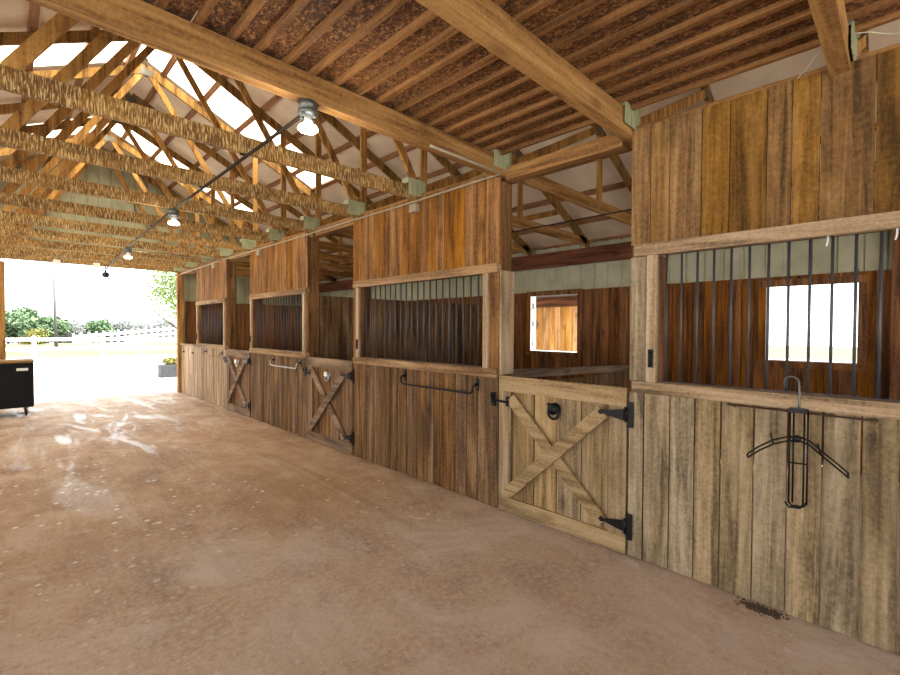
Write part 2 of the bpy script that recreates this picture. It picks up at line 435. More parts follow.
def ribbed(m, axis, a0, a1, pos, z0, z1f, sign, skip=()):
    """steel siding with ribs every 0.23 m; axis = running direction; z1f(a) = top"""
    a = a0; k = 0
    d = .02*sign
    prof = []
    while a < a1 - 1e-6:
        for da, dd in ((0, 0), (.185, 0), (.2, d), (.23, d), (.245, 0)):
            if a + da < a1: prof.append((a + da, dd))
        a += .245
    prof.append((a1, 0))
    vs = []; fs = []
    for (p, dd) in prof:
        for z in (z0(p) if callable(z0) else z0, z1f(p) if callable(z1f) else z1f):
            vs.append((pos + dd, p, z) if axis == 'y' else (p, pos + dd, z))
    for i in range(len(prof)-1):
        fs.append((2*i, 2*i+2, 2*i+3, 2*i+1))
    m.add(vs, fs)

def planks_y(m, ys, x0, x1, z0, z1, gap=.010, jit=.004):
    for a, b in zip(ys[:-1], ys[1:]):
        lo, hi = min(a, b) + gap/2, max(a, b) - gap/2
        j = random.uniform(-jit, jit)
        zz0 = z0(lo) if callable(z0) else z0
        m.box(x0 + j, x1 + j, lo, hi, zz0, z1)
def planks_x(m, xs, y0, y1, z0, z1, gap=.006, jit=.003):
    for a, b in zip(xs[:-1], xs[1:]):
        lo, hi = min(a, b) + gap/2, max(a, b) - gap/2
        j = random.uniform(-jit, jit)
        m.box(lo, hi, y0 + j, y1 + j, z0, z1)
def widths(a, b, lo, hi):
    out = [a]; s = 1 if b > a else -1
    while abs(b - out[-1]) > hi*1.4:
        out.append(out[-1] + s*random.uniform(lo, hi))
    out.append(b); return out

# east outer wall: boards to 2.4 m with two window openings, pale green steel above
WA = (.38, 1.29, 1.30, 2.27); WB = (4.06, 5.06, 1.28, 2.33)
m = MB()
ys = widths(YS, WA[0]-.0, .13, .19) ; planks_y(m, ys, XE - .03, XE, 0, 2.4)
for w in (WA, WB):
    ys = widths(w[0], w[1], .13, .19); planks_y(m, ys, XE - .03, XE, 0, w[2]); planks_y(m, ys, XE - .03, XE, w[3], 2.4)
planks_y(m, widths(WA[1], WB[0], .13, .19), XE - .03, XE, 0, 2.4)
planks_y(m, widths(WB[1], YN, .13, .19), XE - .03, XE, 0, 2.4)
wall_e = tag(m.build('wall_right', M['red_v']), kind='structure')
m = MB(); ribbed(m, 'y', YS, YN, XE + .02, 2.38, 3.27, 1)
for a, b, z0, z1 in ((YS, WA[0], 0, 2.38), (WA[1], WB[0], 0, 2.38), (WB[1], YN, 0, 2.38), (WA[0], WA[1], 0, WA[2]), (WB[0], WB[1], 0, WB[2]), (WA[0], WA[1], WA[3], 2.38), (WB[0], WB[1], WB[3], 2.38)):
    ribbed(m, 'y', a, b, XE + .02, z0, z1, 1)
m.build('steel_siding', M['green'], wall_e)
MB().box(XE - .1, XE - .035, YS, YN - .05, 2.84, 3.11).build('header_board', M['red_y'], wall_e)
MB().box(XE - .15, XE - .035, -.07, .10, 0, 2.92).build('corner_post', M['red_v'], wall_e)
for k, (w, nm) in enumerate(((WA, 'window_1'), (WB, 'window_2'))):
    y0, y1, z0, z1 = w
    m = MB(); t_ = .085
    m.box(XE - .055, XE - .032, y0 - t_, y1 + t_, z1, z1 + t_).box(XE - .055, XE - .032, y0 - t_, y1 + t_, z0 - t_, z0)
    m.box(XE - .055, XE - .032, y0 - t_, y0, z0, z1).box(XE - .055, XE - .032, y1, y1 + t_, z0, z1)
    w_ = tag(m.build(nm, M['red_v']), kind='structure')
    m = MB(); m.box(XE - .05, XE + .12, y1 - .012, y1 + .002, z0, z1)
    m.box(XE - .05, XE + .12, y0, y1, z0 - .002, z0 + .012)
    m.build('white_jamb', M['white'], w_)
    if k:
        m = MB()
        for zc in (1.42, 1.80, 2.14): m.box(XE + .0, XE + .05, y1 - .016, y1 - .011, zc - .055, zc + .055)
        m.build('hinge_leaf', M['galv'], w_)
# west outer wall, out of view; its two wide open bays are added to let in daylight
m = MB()
for a, b, z0, z1 in ((YS, -4.0, 0, 3.1), (4.6, 6.0, 0, 3.1), (11.0, YN, 0, 3.1), (-4.0, 4.6, 2.75, 3.1), (6.0, 11.0, 2.75, 3.1)):
    ribbed(m, 'y', a, b, XW, z0, z1, -1)
tag(m.build('wall_left', M['green']), kind='structure')
# far gable: steel with the aisle doorway, wood lining inside the stall
def gable(pos, sign, name, ox0, ox1, oz):
    m = MB()
    ribbed(m, 'x', XW, ox0, pos, 0, lambda x: rafter_z(x) + .13, sign)
    ribbed(m, 'x', ox0, RX, pos, oz, lambda x: rafter_z(x) + .13, sign)
    ribbed(m, 'x', RX, ox1, pos, oz, lambda x: rafter_z(x) + .13, sign)
    ribbed(m, 'x', ox1, XE, pos, 0, lambda x: rafter_z(x) + .13, sign)
    return tag(m.build(name, M['green']), kind='structure')
wall_n = gable(YN + .03, 1, 'wall_far', -.02, 3.36, 3.16)
gable(YS, -1, 'wall_near', -1.2, 4.4, 3.2)
m = MB(); planks_x(m, widths(3.44, XE - .06, .14, .19), YN - .03, YN, 0, 2.4); m.build('lining_boards', M['red_v'], wall_n)
MB().box(-.12, 3.44, YN - .03, YN + .02, 3.17, 3.42).build('door_header', M['red_x'], wall_n)
m = MB(); planks_x(m, widths(XW + .1, -.16, .14, .19), YN - .03, YN, 0, 3.1); m.build('lining_boards', M['red_v'], wall_n)

# roof skin: white insulation sagging between the purlins, gaps for skylights
SKY = [(7.56, 8.63), (11.16, 12.2)]
PUR = [.24, .78, 1.38, 1.98, 2.40, 2.88, 3.44, 4.0, 4.6, 5.2, 5.66]      # distance from the ridge, in plan
PUR = [.24, .79, 1.39, 1.95, 2.45, 2.9, 3.45, 4.0, 4.55, 5.1, 5.6]
def roof_skin(side):
    m = MB()
    ybreaks = [YS - .3]
    y = -3.33
    allT = sorted([.27 + 1.2*k for k in range(-4, 12)])
    ybreaks += allT + [YN + .35]
    ds = [0.0] + PUR + [5.95]
    up = .07/math.cos(math.atan(SL)) + .043
    for i in range(len(ybreaks)-1):
        a, b = ybreaks[i], ybreaks[i+1]
        segs = [(a, b)]
        cut = None
        for s in SKY:
            if s[0] > a - .05 and s[1] < b + .05: cut = s
        for j in range(len(ds)-1):
            d0, d1 = ds[j], ds[j+1]
            if cut and d0 < 2.88:
                parts = [(a, cut[0]), (cut[1], b)]
            else: parts = [(a, b)]
            for (p, q) in parts:
                if q - p < .01: continue
                nx, ny = 6, max(2, int((q-p)/.2))
                vs = []; fs = []
                for u in range(nx+1):
                    for v in range(ny+1):
                        d = d0 + (d1-d0)*u/nx; y = p + (q-p)*v/ny
                        sag = .035*math.sin(math.pi*u/nx)*math.sin(math.pi*min(1, max(0, (y-a)/(b-a))))
                        vs.append((RX + side*d, y, RZ - SL*d + up - sag))
                for u in range(nx):
                    for v in range(ny):
                        k = u*(ny+1)+v
                        fs.append((k, k+1, k+ny+2, k+ny+1))
                m.add(vs, fs, True)
    return m
c1 = tag(roof_skin(1).build('ceiling', M['roof']), kind='structure')
roof_skin(-1).build('roof_insulation', M['roof'], c1)
# outer roof sheet (keeps the sky out), with the same openings
m = MB(); up = .07/math.cos(math.atan(SL)) + .075
for side in (1, -1):
    yb = [YS - .4, SKY[0][0], SKY[0][1], SKY[1][0], SKY[1][1], YN + .4]
    for i in range(5):
        d0 = 2.88 if i in (1, 3) else 0
        vs = [(RX + side*d, y, RZ - SL*d + up) for d in (d0, 6.1) for y in (yb[i], yb[i+1])]
        m.add(vs, [(0, 1, 3, 2)])
m.build('roof_sheet', M['tin'], c1)
# skylights: corrugated translucent sheets
names = {(1, 0): 'nearer translucent skylight sheet on the right roof slope', (-1, 0): 'nearer translucent skylight sheet on the left roof slope',
         (1, 1): 'farther translucent skylight sheet on the right roof slope', (-1, 1): 'farther translucent skylight sheet on the left roof slope'}
for side in (1, -1):
    for k, (a, b) in enumerate(SKY):
        m = MB(); vs = []; fs = []; n = 40
        for u in range(n+1):
            y = a - .03 + (b - a + .06)*u/n
            for d in (.03, 1.0, 2.0, 2.9):
                vs.append((RX + side*d, y, RZ - SL*d + up - .015 + .012*math.sin(u*math.pi/2)))
        for u in range(n):
            for j in range(3):
                q = u*4+j; fs.append((q, q+1, q+5, q+4))
        m.add(vs, fs, True)
        tag(m.build_at('skylight', M['skylight'], (RX + side*1.4, (a+b)/2, RZ - .7)), names[(side, k)], 'skylight', 'skylights')

# purlins
ordn = ['nearest the ridge', 'second below the ridge', 'third below the ridge', 'fourth below the ridge', 'fifth below the ridge', 'sixth below the ridge',
        'seventh below the ridge', 'eighth below the ridge', 'ninth below the ridge', 'tenth below the ridge', 'lowest at the eave']
for side in (1, -1):
    for k, d in enumerate(PUR):
        x = RX + side*d; z = RZ - SL*d + .07/math.cos(math.atan(SL)) + .02
        n_ = V((side*SL, 0, 1)).normalized()
        m = MB(); m.beam((x, YS + .05, z), (x, YN - .02, z), .085, .038, n_)
        tag(m.build_at('roof_purlin', M['purlin'], (x, 4, z)), f'long pinkish roof purlin on the {"right" if side > 0 else "left"} slope, {ordn[k]}', 'roof beam', 'roof purlins')

# ------------------------------------------------------------------ trusses
def truss(y, label, clean):
    r = thing('roof_truss', label, 'roof truss', (RX, y, 3.14), 'roof trusses')
    th = .04
    zc = (3.12, 3.285) if clean else (3.14, 3.28)
    t2 = .085 if clean else th
    MB().box(-.10, WX + .16, y - t2/2, y + t2/2, *zc).build('bottom_chord', M['chord_clean'] if clean else M['chord'], r)
    MB().box(WX + .163, XE - .12, y - th/2, y + th/2, 3.14, 3.28).build('stall_chord', M['chord_clean'], r)
    MB().box(XW, -.103, y - th/2, y + th/2, 3.14, 3.28).build('stall_chord', M['chord_clean'], r)
    for s in (1, -1):
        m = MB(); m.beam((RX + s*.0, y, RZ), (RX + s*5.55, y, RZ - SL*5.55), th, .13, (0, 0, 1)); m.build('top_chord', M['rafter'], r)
    def web(x0, z0, x1, z1, h=.085):
        MB().beam((x0, y + .002, z0), (x1, y + .002, z1), th - .006, h, (0, 0, 1) if abs(x1-x0) > .01 else (1, 0, 0)).build('web', M['truss_z'], r)
    for s in (1, -1):
        X = lambda d: RX + s*d
        web(X(.06), RZ - .08, X(1.64), 3.27)
        web(X(1.73), 3.25, X(1.73), rafter_z(X(1.73)) - .05)
        web(X(1.80), 3.27, X(3.46), rafter_z(X(3.46)) - .05)
        web(X(3.56), 3.27, X(3.56), rafter_z(X(3.56)) - .05)
        if clean is False:
            web(X(3.62), 3.27, X(4.6), rafter_z(X(4.6)) - .05)
    for px, pz, w, h in ((RX, RZ - .06, .17, .11), (RX + 3.5, 4.13, .16, .09), (RX - 3.5, 4.13, .16, .09)):
        m = MB(); m.box(px - w/2, px + w/2, y - th/2 - .003, y - th/2, pz - h/2, pz + h/2).box(px - w/2, px + w/2, y + th/2, y + th/2 + .003, pz - h/2, pz + h/2)
        m.build('nail_plate', M['plateg'], r)
    return r
tl = ['near roof truss whose clean lower beam meets the wall top at the far right', 'roof truss whose thick clean beam crosses the middle of the loft floor',
      'roof truss whose thick clean beam carries the far edge of the loft floor']
far_words = ['first', 'second', 'third', 'fourth', 'fifth', 'sixth', 'seventh', 'eighth']
for k, y in enumerate(TY):
    if k < 3: truss(y, tl[k], True)
    else:
        truss(y if k < 11 else 13.36, f'roof truss with fibre-flecked lower chord, {far_words[k-3]} beyond the loft floor' if k < 11 else 'last roof truss, standing against the far gable wall', False)

# green steel caps where the beams meet the stall wall
capl = {0: 'at the top right above the nearest stall front', 1: 'beside the corner of the nearest stall front', 2: 'at the end of the beam under the loft edge'}
for k, y in enumerate(TY):
    yy = y if k < 11 else 13.36
    w = .055; x0, x1 = WX - .16, WX + .10; yf = yy - w
    m = MB(); xs_ = [x0 + (x1 - x0)*q for q in (0, .12, .16, .36, .40, .62, .66, .86, .90, 1)]
    for i in range(9):
        dd = .007 if i % 2 else 0
        m.box(xs_[i], xs_[i+1], yf - .004 - dd, yf, 3.168, 3.345)
    m.box(x0, x0 + .004, yf, yy + w, 3.29, 3.345).box(x1 - .004, x1, yf, yy + w, 3.168, 3.345).box(x0, x1, yf, yy + w, 3.345, 3.349)
    tag(m.build_at('beam_cap', M['cap'], (WX - .03, yy, 3.168)),
        'sage green steel beam cap ' + capl.get(k, f'on the end of the {far_words[k-3]} flecked chord beyond the loft' if k < 11 else 'in the corner by the far gable'), 'metal cap', 'green beam caps')

# top plate along the stall wall
r = thing('top_plate', 'long brown wall plate running along the top of the stall fronts', 'beam', (WX + .1, 6, 3.08))
pe = [-.93] + TY[:11] + [13.36]
for a, b in zip(pe[:-1], pe[1:]):
    MB().box(WX + .03, WX + .155, a + .046, b - .046, 3.085, 3.20).build('plate_length', M['plate'], r)

# posts
posts = [(1.36, 'brown square post behind the corner of the nearest stall front'), (2.745, 'brown square post on the left side of the nearest doorway'),
         (5.075, 'brown square post on the right side of the second stall doorway'), (6.455, 'dark square post on the left side of the second stall doorway'),
         (8.605, 'brown square post on the right side of the third stall doorway'), (9.965, 'dark square post on the left side of the third stall doorway'),
         (11.89, 'square post at the far end of the last stall front')]
for y, lb in posts:
    pw = .07 if y < 5.5 else .048
    m = MB(); m.box(WX + .03, WX + .19, y - pw, y + pw, 0, 3.084)
    r = m.build_at('post', M['post'], (WX + .1, y, 0)); tag(r, lb, 'post', 'stall posts')
    if y == 2.745:
        MB().box(WX + .004, WX + .2, y - .096, y - .078, 1.27, 2.25).build('jamb_board', M['trim_z'], r)
m = MB(); m.box(3.235, 3.375, 13.33, YN - .035, 0, 3.16); tag(m.build_at('post', M['truss_z'], (3.3, 13.4, 0)), 'light brown door post at the right of the far doorway', 'post', 'doorway posts')
m = MB(); m.box(-.13, .035, 13.33, YN - .035, 0, 3.08); tag(m.build_at('post', M['truss_z'], (-.05, 13.4, 0)), 'reddish door post at the left of the far doorway', 'post', 'doorway posts')

# ------------------------------------------------------------------ loft floor
deck = thing('loft_floor', 'low loft floor of flecked boards and battens over the near end of the aisle', 'loft', (1.6, .3, 3.285))
m = MB(); xs = [.05 + .168*k for k in range(20)]
for k in range(19):
    g = .012 if k in (2, 3, 4) else .002
    m.box(xs[k] + g, xs[k+1] - .002, -3.2, 2.74, 3.318, 3.338)
m.build('deck_boards', M['deck'], deck)
for k in range(20):
    x = xs[k] + (.02 if k in (2, 3, 4, 5) else 0)
    MB().box(x - .017, x + .017, -3.2, 2.725 + random.uniform(-.01, .01), 3.287, 3.317).build('batten', M['batten'], deck)

# ------------------------------------------------------------------ stall fronts
def stall_front(y0, y1, label, low, upp, lowmat, upmat, o0, o1, trim_y, trim_z, side=None):
    """y0 < y1; o0..o1 = barred opening; low/upp = board seams"""
    r = thing('stall_front', label, 'stall front', (WX, (y0+y1)/2, 0), 'stall fronts')
    m = MB(); planks_y(m, low, WX, WX + .024, lambda y: random.uniform(.006, .016), 1.24); m.build('lower_boards', lowmat, r)
    m = MB(); planks_y(m, upp, WX, WX + .024, 2.315, 3.165, .005, .003); m.build('upper_boards', upmat, r)
    # boards and raised trim beside the opening
    for p, q in ((o1 + .003, y1 - .003), (y0 + .003, o0 - .003)):
        MB().box(WX, WX + .024, p, q, 1.326, 2.229).build('side_board', side or upmat, r)
    tw = .066
    MB().box(WX - .03, WX - .001, o1 + .002, o1 + tw, 1.326, 2.229).build('side_trim', trim_z, r)
    MB().box(WX - .03, WX - .001, o0 - tw, o0 - .002, 1.326, 2.229).build('side_trim', trim_z, r)
    MB().box(WX - .038, WX + .026, y0 + .0, y1 - .04, 1.241, 1.325).build('ledge', trim_y, r)
    MB().box(WX + .027, WX + .11, o0, o1, 1.285, 1.326).build('sill', trim_y, r)
    MB().box(WX - .036, WX + .026, y0 + .0, y1 - .04, 2.230, 2.3145).build('lintel', trim_y, r)
    MB().box(WX + .027, WX + .13, o0, o1, 2.246, 2.31).build('head_board', trim_y, r)
    for y in (o0, o1):
        s = 1 if y == o0 else -1
        MB().box(WX + .025, WX + .17, y, y - s*.024, 1.327, 2.228).build('jamb', M['red_v'], r)
    gx = WX + .065
    m = MB(); m.box(gx - .004, gx + .004, o0 + .001, o1 - .001, 1.327, 1.331)
    g = m.build('bar_grille', M['bar'], r)
    n = int((o1 - o0 - .06)/.1)
    for k in range(n + 1):
        y = o1 - .034 - k*(o1 - o0 - .068)/n
        MB().tube([(gx, y, 1.331), (gx, y, 2.2455)], .0078, 8).build('bar', M['bar'], g)
    # black latch on the jamb
    y = o1 + .034
    m = MB(); m.box(WX - .036, WX - .03, y - .018, y + .018, 1.43, 1.56).tube([(WX - .04, y, 1.44), (WX - .04, y, 1.55)], .008)
    m.build('latch', M['black'], r)
    return r
lowA = [1.43,1.319,1.139,.978,.823,.642,.472,.311,.148,-.002,-.17,-.34,-.5,-.66,-.8,-.93]
upA = [1.43,1.291,1.162,.959,.797,.6,.478,.349,.121,-.1,-.3,-.5,-.7,-.93]
fA = stall_front(-.93, 1.43, 'nearest stall front with weathered tan boards and a large barred opening', lowA, upA, M['grey_v'], M['gold_v'], -.75, 1.23, M['grey_h'], M['trim_z'], M['grey_v'])
stall_front(2.67, 5.145, 'second stall front with brown boards and a long black blanket bar', [2.67,2.93,3.08,3.24,3.43,3.57,3.69,3.84,4.02,4.2,4.33,4.52,4.68,4.83,4.99,5.145],
    widths(2.67, 5.145, .1, .17), M['brown_v'], M['gold_far_v'], 2.85, 4.975, M['trim_y'], M['trim_z'])
stall_front(6.405, 8.655, 'third stall front with brown boards and a silver blanket bar', widths(6.405, 8.655, .13, .19), widths(6.405, 8.655, .11, .17), M['brown_v'], M['gold_far_v'], 6.53, 8.53, M['trim_y'], M['trim_z'])
stall_front(9.915, 11.94, 'far stall front with daylight-toned boards near the open doorway', widths(9.915, 11.94, .14, .2), widths(9.915, 11.94, .11, .17), M['doorlit_v'], M['gold_far_v'], 10.04, 11.81, M['trim_y'], M['trim_z'])
# low half wall at the far end
r = thing('half_wall', 'daylight-toned half-height board wall between the last stall front and the far doorway', 'half wall', (WX, 12.64, 0))
m = MB(); planks_y(m, widths(11.945, 13.32, .2, .3), WX, WX + .024, .01, 1.24); m.build('lower_boards', M['doorlit_v'], r)
MB().box(WX - .03, WX + .06, 11.945, 13.32, 1.241, 1.29).build('ledge', M['trim_y'], r)
for y in (12.2, 13.0):
    MB().box(WX - .035, WX - .002, y, y + .09, 1.07, 1.10).build('hook', M['black'], r)

# stall partitions (inside, at right angles to the aisle)
r = thing('stall_partition', 'low grey partition with a top rail behind the nearest stall door', 'partition', (5.3, 2.74, 0), 'stall partitions')
m = MB(); xs_ = widths(3.56, 7.1, .15, .2)
planks_x(m, xs_, 2.735, 2.76, 0, 1.12); m.build('boards', M['brown_v'], r)
m = MB(); m.beam((3.54, 2.74, 1.255), (7.05, 2.74, 1.125), .06, .085, (0, 0, 1)); m.build('top_rail', M['red_x'], r)
for y, lb in ((6.44, 'tall brown board partition seen through the second stall doorway'), (9.95, 'tall dark board partition seen through the third stall doorway')):
    r = thing('stall_partition', lb, 'partition', (5.3, y, 0), 'stall partitions')
    m = MB(); planks_x(m, [3.51, 3.66, 3.93, 4.12, 4.3] + widths(4.3, 7.1, .15, .2)[1:], y - .012, y + .012, 0, 2.21); m.build('boards', M['brown_v'] if y < 7 else M['red_v'], r)
    MB().box(3.51, 7.1, y + .013, y + .05, 2.1, 2.18).build('top_rail', M['red_x'], r)

# ------------------------------------------------------------------ stall doors
def stall_door(y0, y1, label, mv, mx, hookmat, flip=False):
    """y1 = latch side (far), y0 = hinge side (near)"""
    r = thing('stall_door', label, 'stall door', (WX, (y0+y1)/2, 0), 'cross-braced stall doors')
    w = y1 - y0
    m = MB(); planks_y(m, [y0 + .012, y0 + .16] + [y0 + .16 + (w - .32)*k/4 for k in (1, 2, 3, 4)] + [y1 - .012], WX + .012, WX + .034, .035, 1.24); m.build('boards', mv, r)
    MB().box(WX - .014, WX + .012, y0 + .012, y1 - .012, 1.125, 1.265).build('top_rail', mx, r)
    MB().box(WX - .014, WX + .012, y0 + .012, y1 - .012, .015, .145).build('bottom_rail', mx, r)
    for a in (y0 + .012, y1 - .152):
        MB().box(WX - .013, WX + .012, a, a + .14, .146, 1.124).build('stile', mv, r)
    a0, a1 = y0 + .2, y1 - .16
    MB().beam((WX - .014, a1 + .01, 1.07), (WX - .014, a0 - .01, .20), .028, .105, (0, 0, 1)).build('brace', mx, r)
    MB().beam((WX - .0405, a1 + .02, .20), (WX - .0405, a0 - .02, 1.07), .025, .105, (0, 0, 1)).build('brace', mx, r)
    for z in (1.07, .235):
        yh = y0 + .012
        m = MB()
        m.box(WX - .03, WX - .015, yh - .055, yh - .015, z - .095, z + .095)
        m.tube([(WX - .03, yh - .005, z - .055), (WX - .03, yh - .005, z + .055)], .013)
        m.poly_x([(yh, z - .042), (yh, z + .042), (yh + .08, z + .028), (yh + .155, z + .012), (yh + .185, z + .02), (yh + .205, z), (yh + .185, z - .02), (yh + .155, z - .012), (yh + .08, z - .028)], WX - .062 if z > .5 else WX - .036, WX - .052 if z > .5 else WX - .026)
        m.build('strap_hinge', M['black'], r)
    z = 1.035
    m = MB(); m.box(WX - .03, WX - .014, y1 + .03, y1 + .075, z - .06, z + .07).box(WX - .028, WX - .014, y1 - .14, y1 - .1, z - .045, z + .045)
    m.tube([(WX - .034, y1 + .07, z), (WX - .034, y1 - .05, z - .005), (WX - .034, y1 - .14, z - .01)], .011)
    m.tube([(WX - .036, y1 + .04, z - .02), (WX - .05, y1 + .05, z + .02), (WX - .04, y1 + .06, z + .055)], .009)
    m.build('slide_latch', M['black'], r)
    yc = (y0 + y1)/2 + .01; z = 1.03
    m = MB()
    m.lathe((WX + .011, yc, z), [(.045, 0), (.05, .012), (.03, .02), (.03, .045), (.05, .05), (.05, .058)], 16, (-1, 0, 0))
    m.tube([(WX - .03, yc + .05*math.cos(a), z - .035 + .05*math.sin(a)) for a in [2*math.pi*k/16 for k in range(16)]], .011, 8, True)
    m.tube([(WX - .03, yc + .03, z + .03), (WX - .035, yc + .055, z + .035)], .013)
    m.build('bucket_hook', hookmat, r)
    return r
stall_door(1.43, 2.667, 'nearest stall door with a tan cross brace and black strap hinges', M['door_v'], M['door_x'], M['black'])
stall_door(5.15, 6.40, 'brown cross-braced stall door between the second and third stall fronts', M['door_brown_v'], M['door_brown_x'], M['silver'])
stall_door(8.66, 9.91, 'far cross-braced stall door beside the far stall front', M['door_brown_v'], M['door_brown_x'], M['silver'])

# ------------------------------------------------------------------ blanket bars
def blanket_bar(y0, y1, z, label, mat):
    r = thing('blanket_bar', label, 'blanket bar', (WX, (y0+y1)/2, z), 'swinging blanket bars')
    x = WX - .075
    pts = [(WX - .03, y0, z + .09), (x, y0, z + .07), (x, y0 + .01, z + .02), (x, y0 + .05, z)]
    pts += [(x, y1 - .05, z), (x, y1 - .01, z + .02), (x, y1, z + .07), (WX - .03, y1, z + .09)]
    MB().tube(pts, .0105, 10).build('bar', mat, r)
    for y in (y0, y1):
        m = MB(); m.box(WX - .014, WX - .005, y - .02, y + .02, z + .03, z + .145).box(WX - .05, WX - .01, y - .012, y + .012, z + .075, z + .1)
        m.build('bracket', M['black'], r)
    return r
blanket_bar(2.93, 4.05, 1.07, 'black blanket bar on the second stall front', M['black'])
blanket_bar(6.62, 7.60, 1.07, 'silver blanket bar on the third stall front', M['silver'])
blanket_bar(10.15, 11.2, 1.08, 'pale blanket bar on the far stall front', M['trim_y'])
m = MB(); m.tube([(WX - .011, .78, 1.233), (WX - .03, .78, 1.226), (WX - .03, .088, 1.221), (WX - .011, .088, 1.221)], .0055)
m.tube([(WX - .012, .74, 1.215), (WX - .03, .775, 1.228)], .0045)
tag(m.build_at('blanket_rail', M['rust'], (WX, .43, 1.22)), 'thin rusty wire rail under the ledge of the nearest stall front', 'rail')

# folding wire hanger on the nearest front
hx = WX - .058
r = thing('folding_rack', 'black folding wire bridle rack hooked over the nearest stall ledge', 'rack', (hx, .415, .66))
m = MB()
hk = [(hx + .035, .488, 1.36)] + [(hx + .03 - .005*k, .452 - .036*math.cos(a), 1.395 + .036*math.sin(a)) for k, a in enumerate([math.radians(d) for d in (180, 150, 120, 90, 60, 30, 0)])] + [(hx - .005, .412, 1.34), (hx, .414, 1.285), (hx, .414, 1.245)]
m.tube(hk, .0062); m.build('hook', M['galv'], r)
m = MB()
for y in (.455, .437, .388, .372): m.tube([(hx, y, .70), (hx, y, 1.245)], .0048)
m.box(hx - .012, hx + .012, .38, .458, 1.225, 1.25)
m.tube([(hx - .004, .458, 1.235), (hx - .004, .37, 1.245)], .006); m.tube([(hx - .004, .46, .93), (hx - .004, .37, .935)], .0045)
m.tube([(hx, .455, .70), (hx - .01, .44, .685), (hx - .01, .385, .69), (hx, .372, .715)], .006)
m.tube([(hx - .012, .47, .70), (hx - .018, .45, .675), (hx - .015, .4, .68), (hx - .01, .385, .705)], .006); m.build('frame', M['black'], r)
def arm(pts):
    m = MB()
    for dz in (.012, -.012):
        m.tube([(x, y, z + dz) for x, y, z in pts], .0052)
    x, y, z = pts[-1]; m.tube([(x, y, z + .012), (x - .002, y + .004, z), (x, y, z - .012)], .0052)
    x, y, z = pts[len(pts)//2]; m.tube([(x, y, z - .012), (x - .006, y + .015, z + .05)], .0045)
    m.build('arm', M['black'], r)
arm([(hx, .41, 1.075), (hx - .02, .46, 1.07), (hx - .07, .52, 1.05), (hx - .12, .58, 1.01), (hx - .17, .625, .97)])
arm([(hx, .41, 1.075), (hx - .01, .36, 1.06), (hx - .03, .31, 1.02), (hx - .05, .255, .98), (hx - .07, .19, .93)])
m = MB(); m.lathe((hx - .012, .42, 1.075), [(.018, -.012), (.022, 0), (.018, .012)], 12, (1, 0, 0)); m.build('pivot', M['black'], r)

# small hooks under the lintel of the nearest front
for y, lb in ((.305, 'small white hook under the lintel of the nearest stall, left one'), (.03, 'small white hook under the nearest lintel at the right photo edge')):
    m = MB(); m.tube([(WX - .02, y, 2.229), (WX - .02, y, 2.20), (WX - .026, y + .004, 2.178), (WX - .016, y + .006, 2.172)], .0045)
    tag(m.build_at('cup_hook', M['white'], (WX, y, 2.23)), lb, 'hook', 'white cup hooks')

# debris at the foot of the wall
m = MB()
for k in range(260):
    y = .58 + random.gauss(0, .05); x = WX - .05 + random.gauss(0, .02); a = random.uniform(0, 3.14); l = random.uniform(.004, .02)
    m.beam((x, y, .003), (x + l*math.cos(a), y + l*math.sin(a), .005), .006, .005)
tag(m.build_at('debris', M['debris'], (WX - .06, .58, 0)), 'small pile of dark straw debris at the foot of the nearest stall front', 'debris', kind='stuff')

# ------------------------------------------------------------------ conduit, lamps, boxes
m = MB(); m.tube([(1.41, 2.62, 3.10), (1.47, 6.27, 3.122), (1.585, 9.87, 3.122), (1.73, 13.28, 3.06)], .013)
for x, y in ((1.43, 3.87), (1.45, 5.07), (1.47, 6.27), (1.51, 7.47), (1.55, 8.67), (1.6, 9.87), (1.64, 11.07), (1.69, 12.27)):
    m.box(x - .03, x + .03, y - .012, y + .012, 3.128, 3.139)
tag(m.build_at('conduit', M['darkconduit'], (1.5, 8, 3.1)), 'dark conduit strung along the aisle under the truss chords', 'conduit')
lamps = [(1.375, 2.66, 3.118, 'lit flood bulb in a round steel box under the loft edge beam'), (1.47, 6.2, 3.118, 'lit flood bulb hanging mid aisle under the flecked trusses'),
         (1.60, 9.8, 3.118, 'lit flood bulb nearest the far doorway')]
LP = []
for x, y, z, lb in lamps:
    r = thing('ceiling_lamp', lb, 'lamp', (x, y, z), 'aisle flood lamps')
    m = MB(); m.lathe((x, y, z), [(.058, 0), (.058, -.04), (.05, -.045), (.05, -.052), (.062, -.056), (.062, -.075), (.045, -.085)], 20)
    for a in range(4): m.tube([(x + .045*math.cos(a*1.57+.5), y + .045*math.sin(a*1.57+.5), z - .07), (x + .045*math.cos(a*1.57+.5), y + .045*math.sin(a*1.57+.5), z - .1)], .012)
    m.build('box', M['galv'], r)
    MB().lathe((x, y, z - .086), [(.022, 0), (.024, -.03), (.036, -.055)], 16).build('socket', M['white'], r)
    MB().lathe((x, y, z - .14), [(.036, 0), (.056, -.012), (.062, -.03), (.05, -.04), (.02, -.045)], 20).build('bulb', M['bulb'], r)
    LP.append((x, y, z - .2))
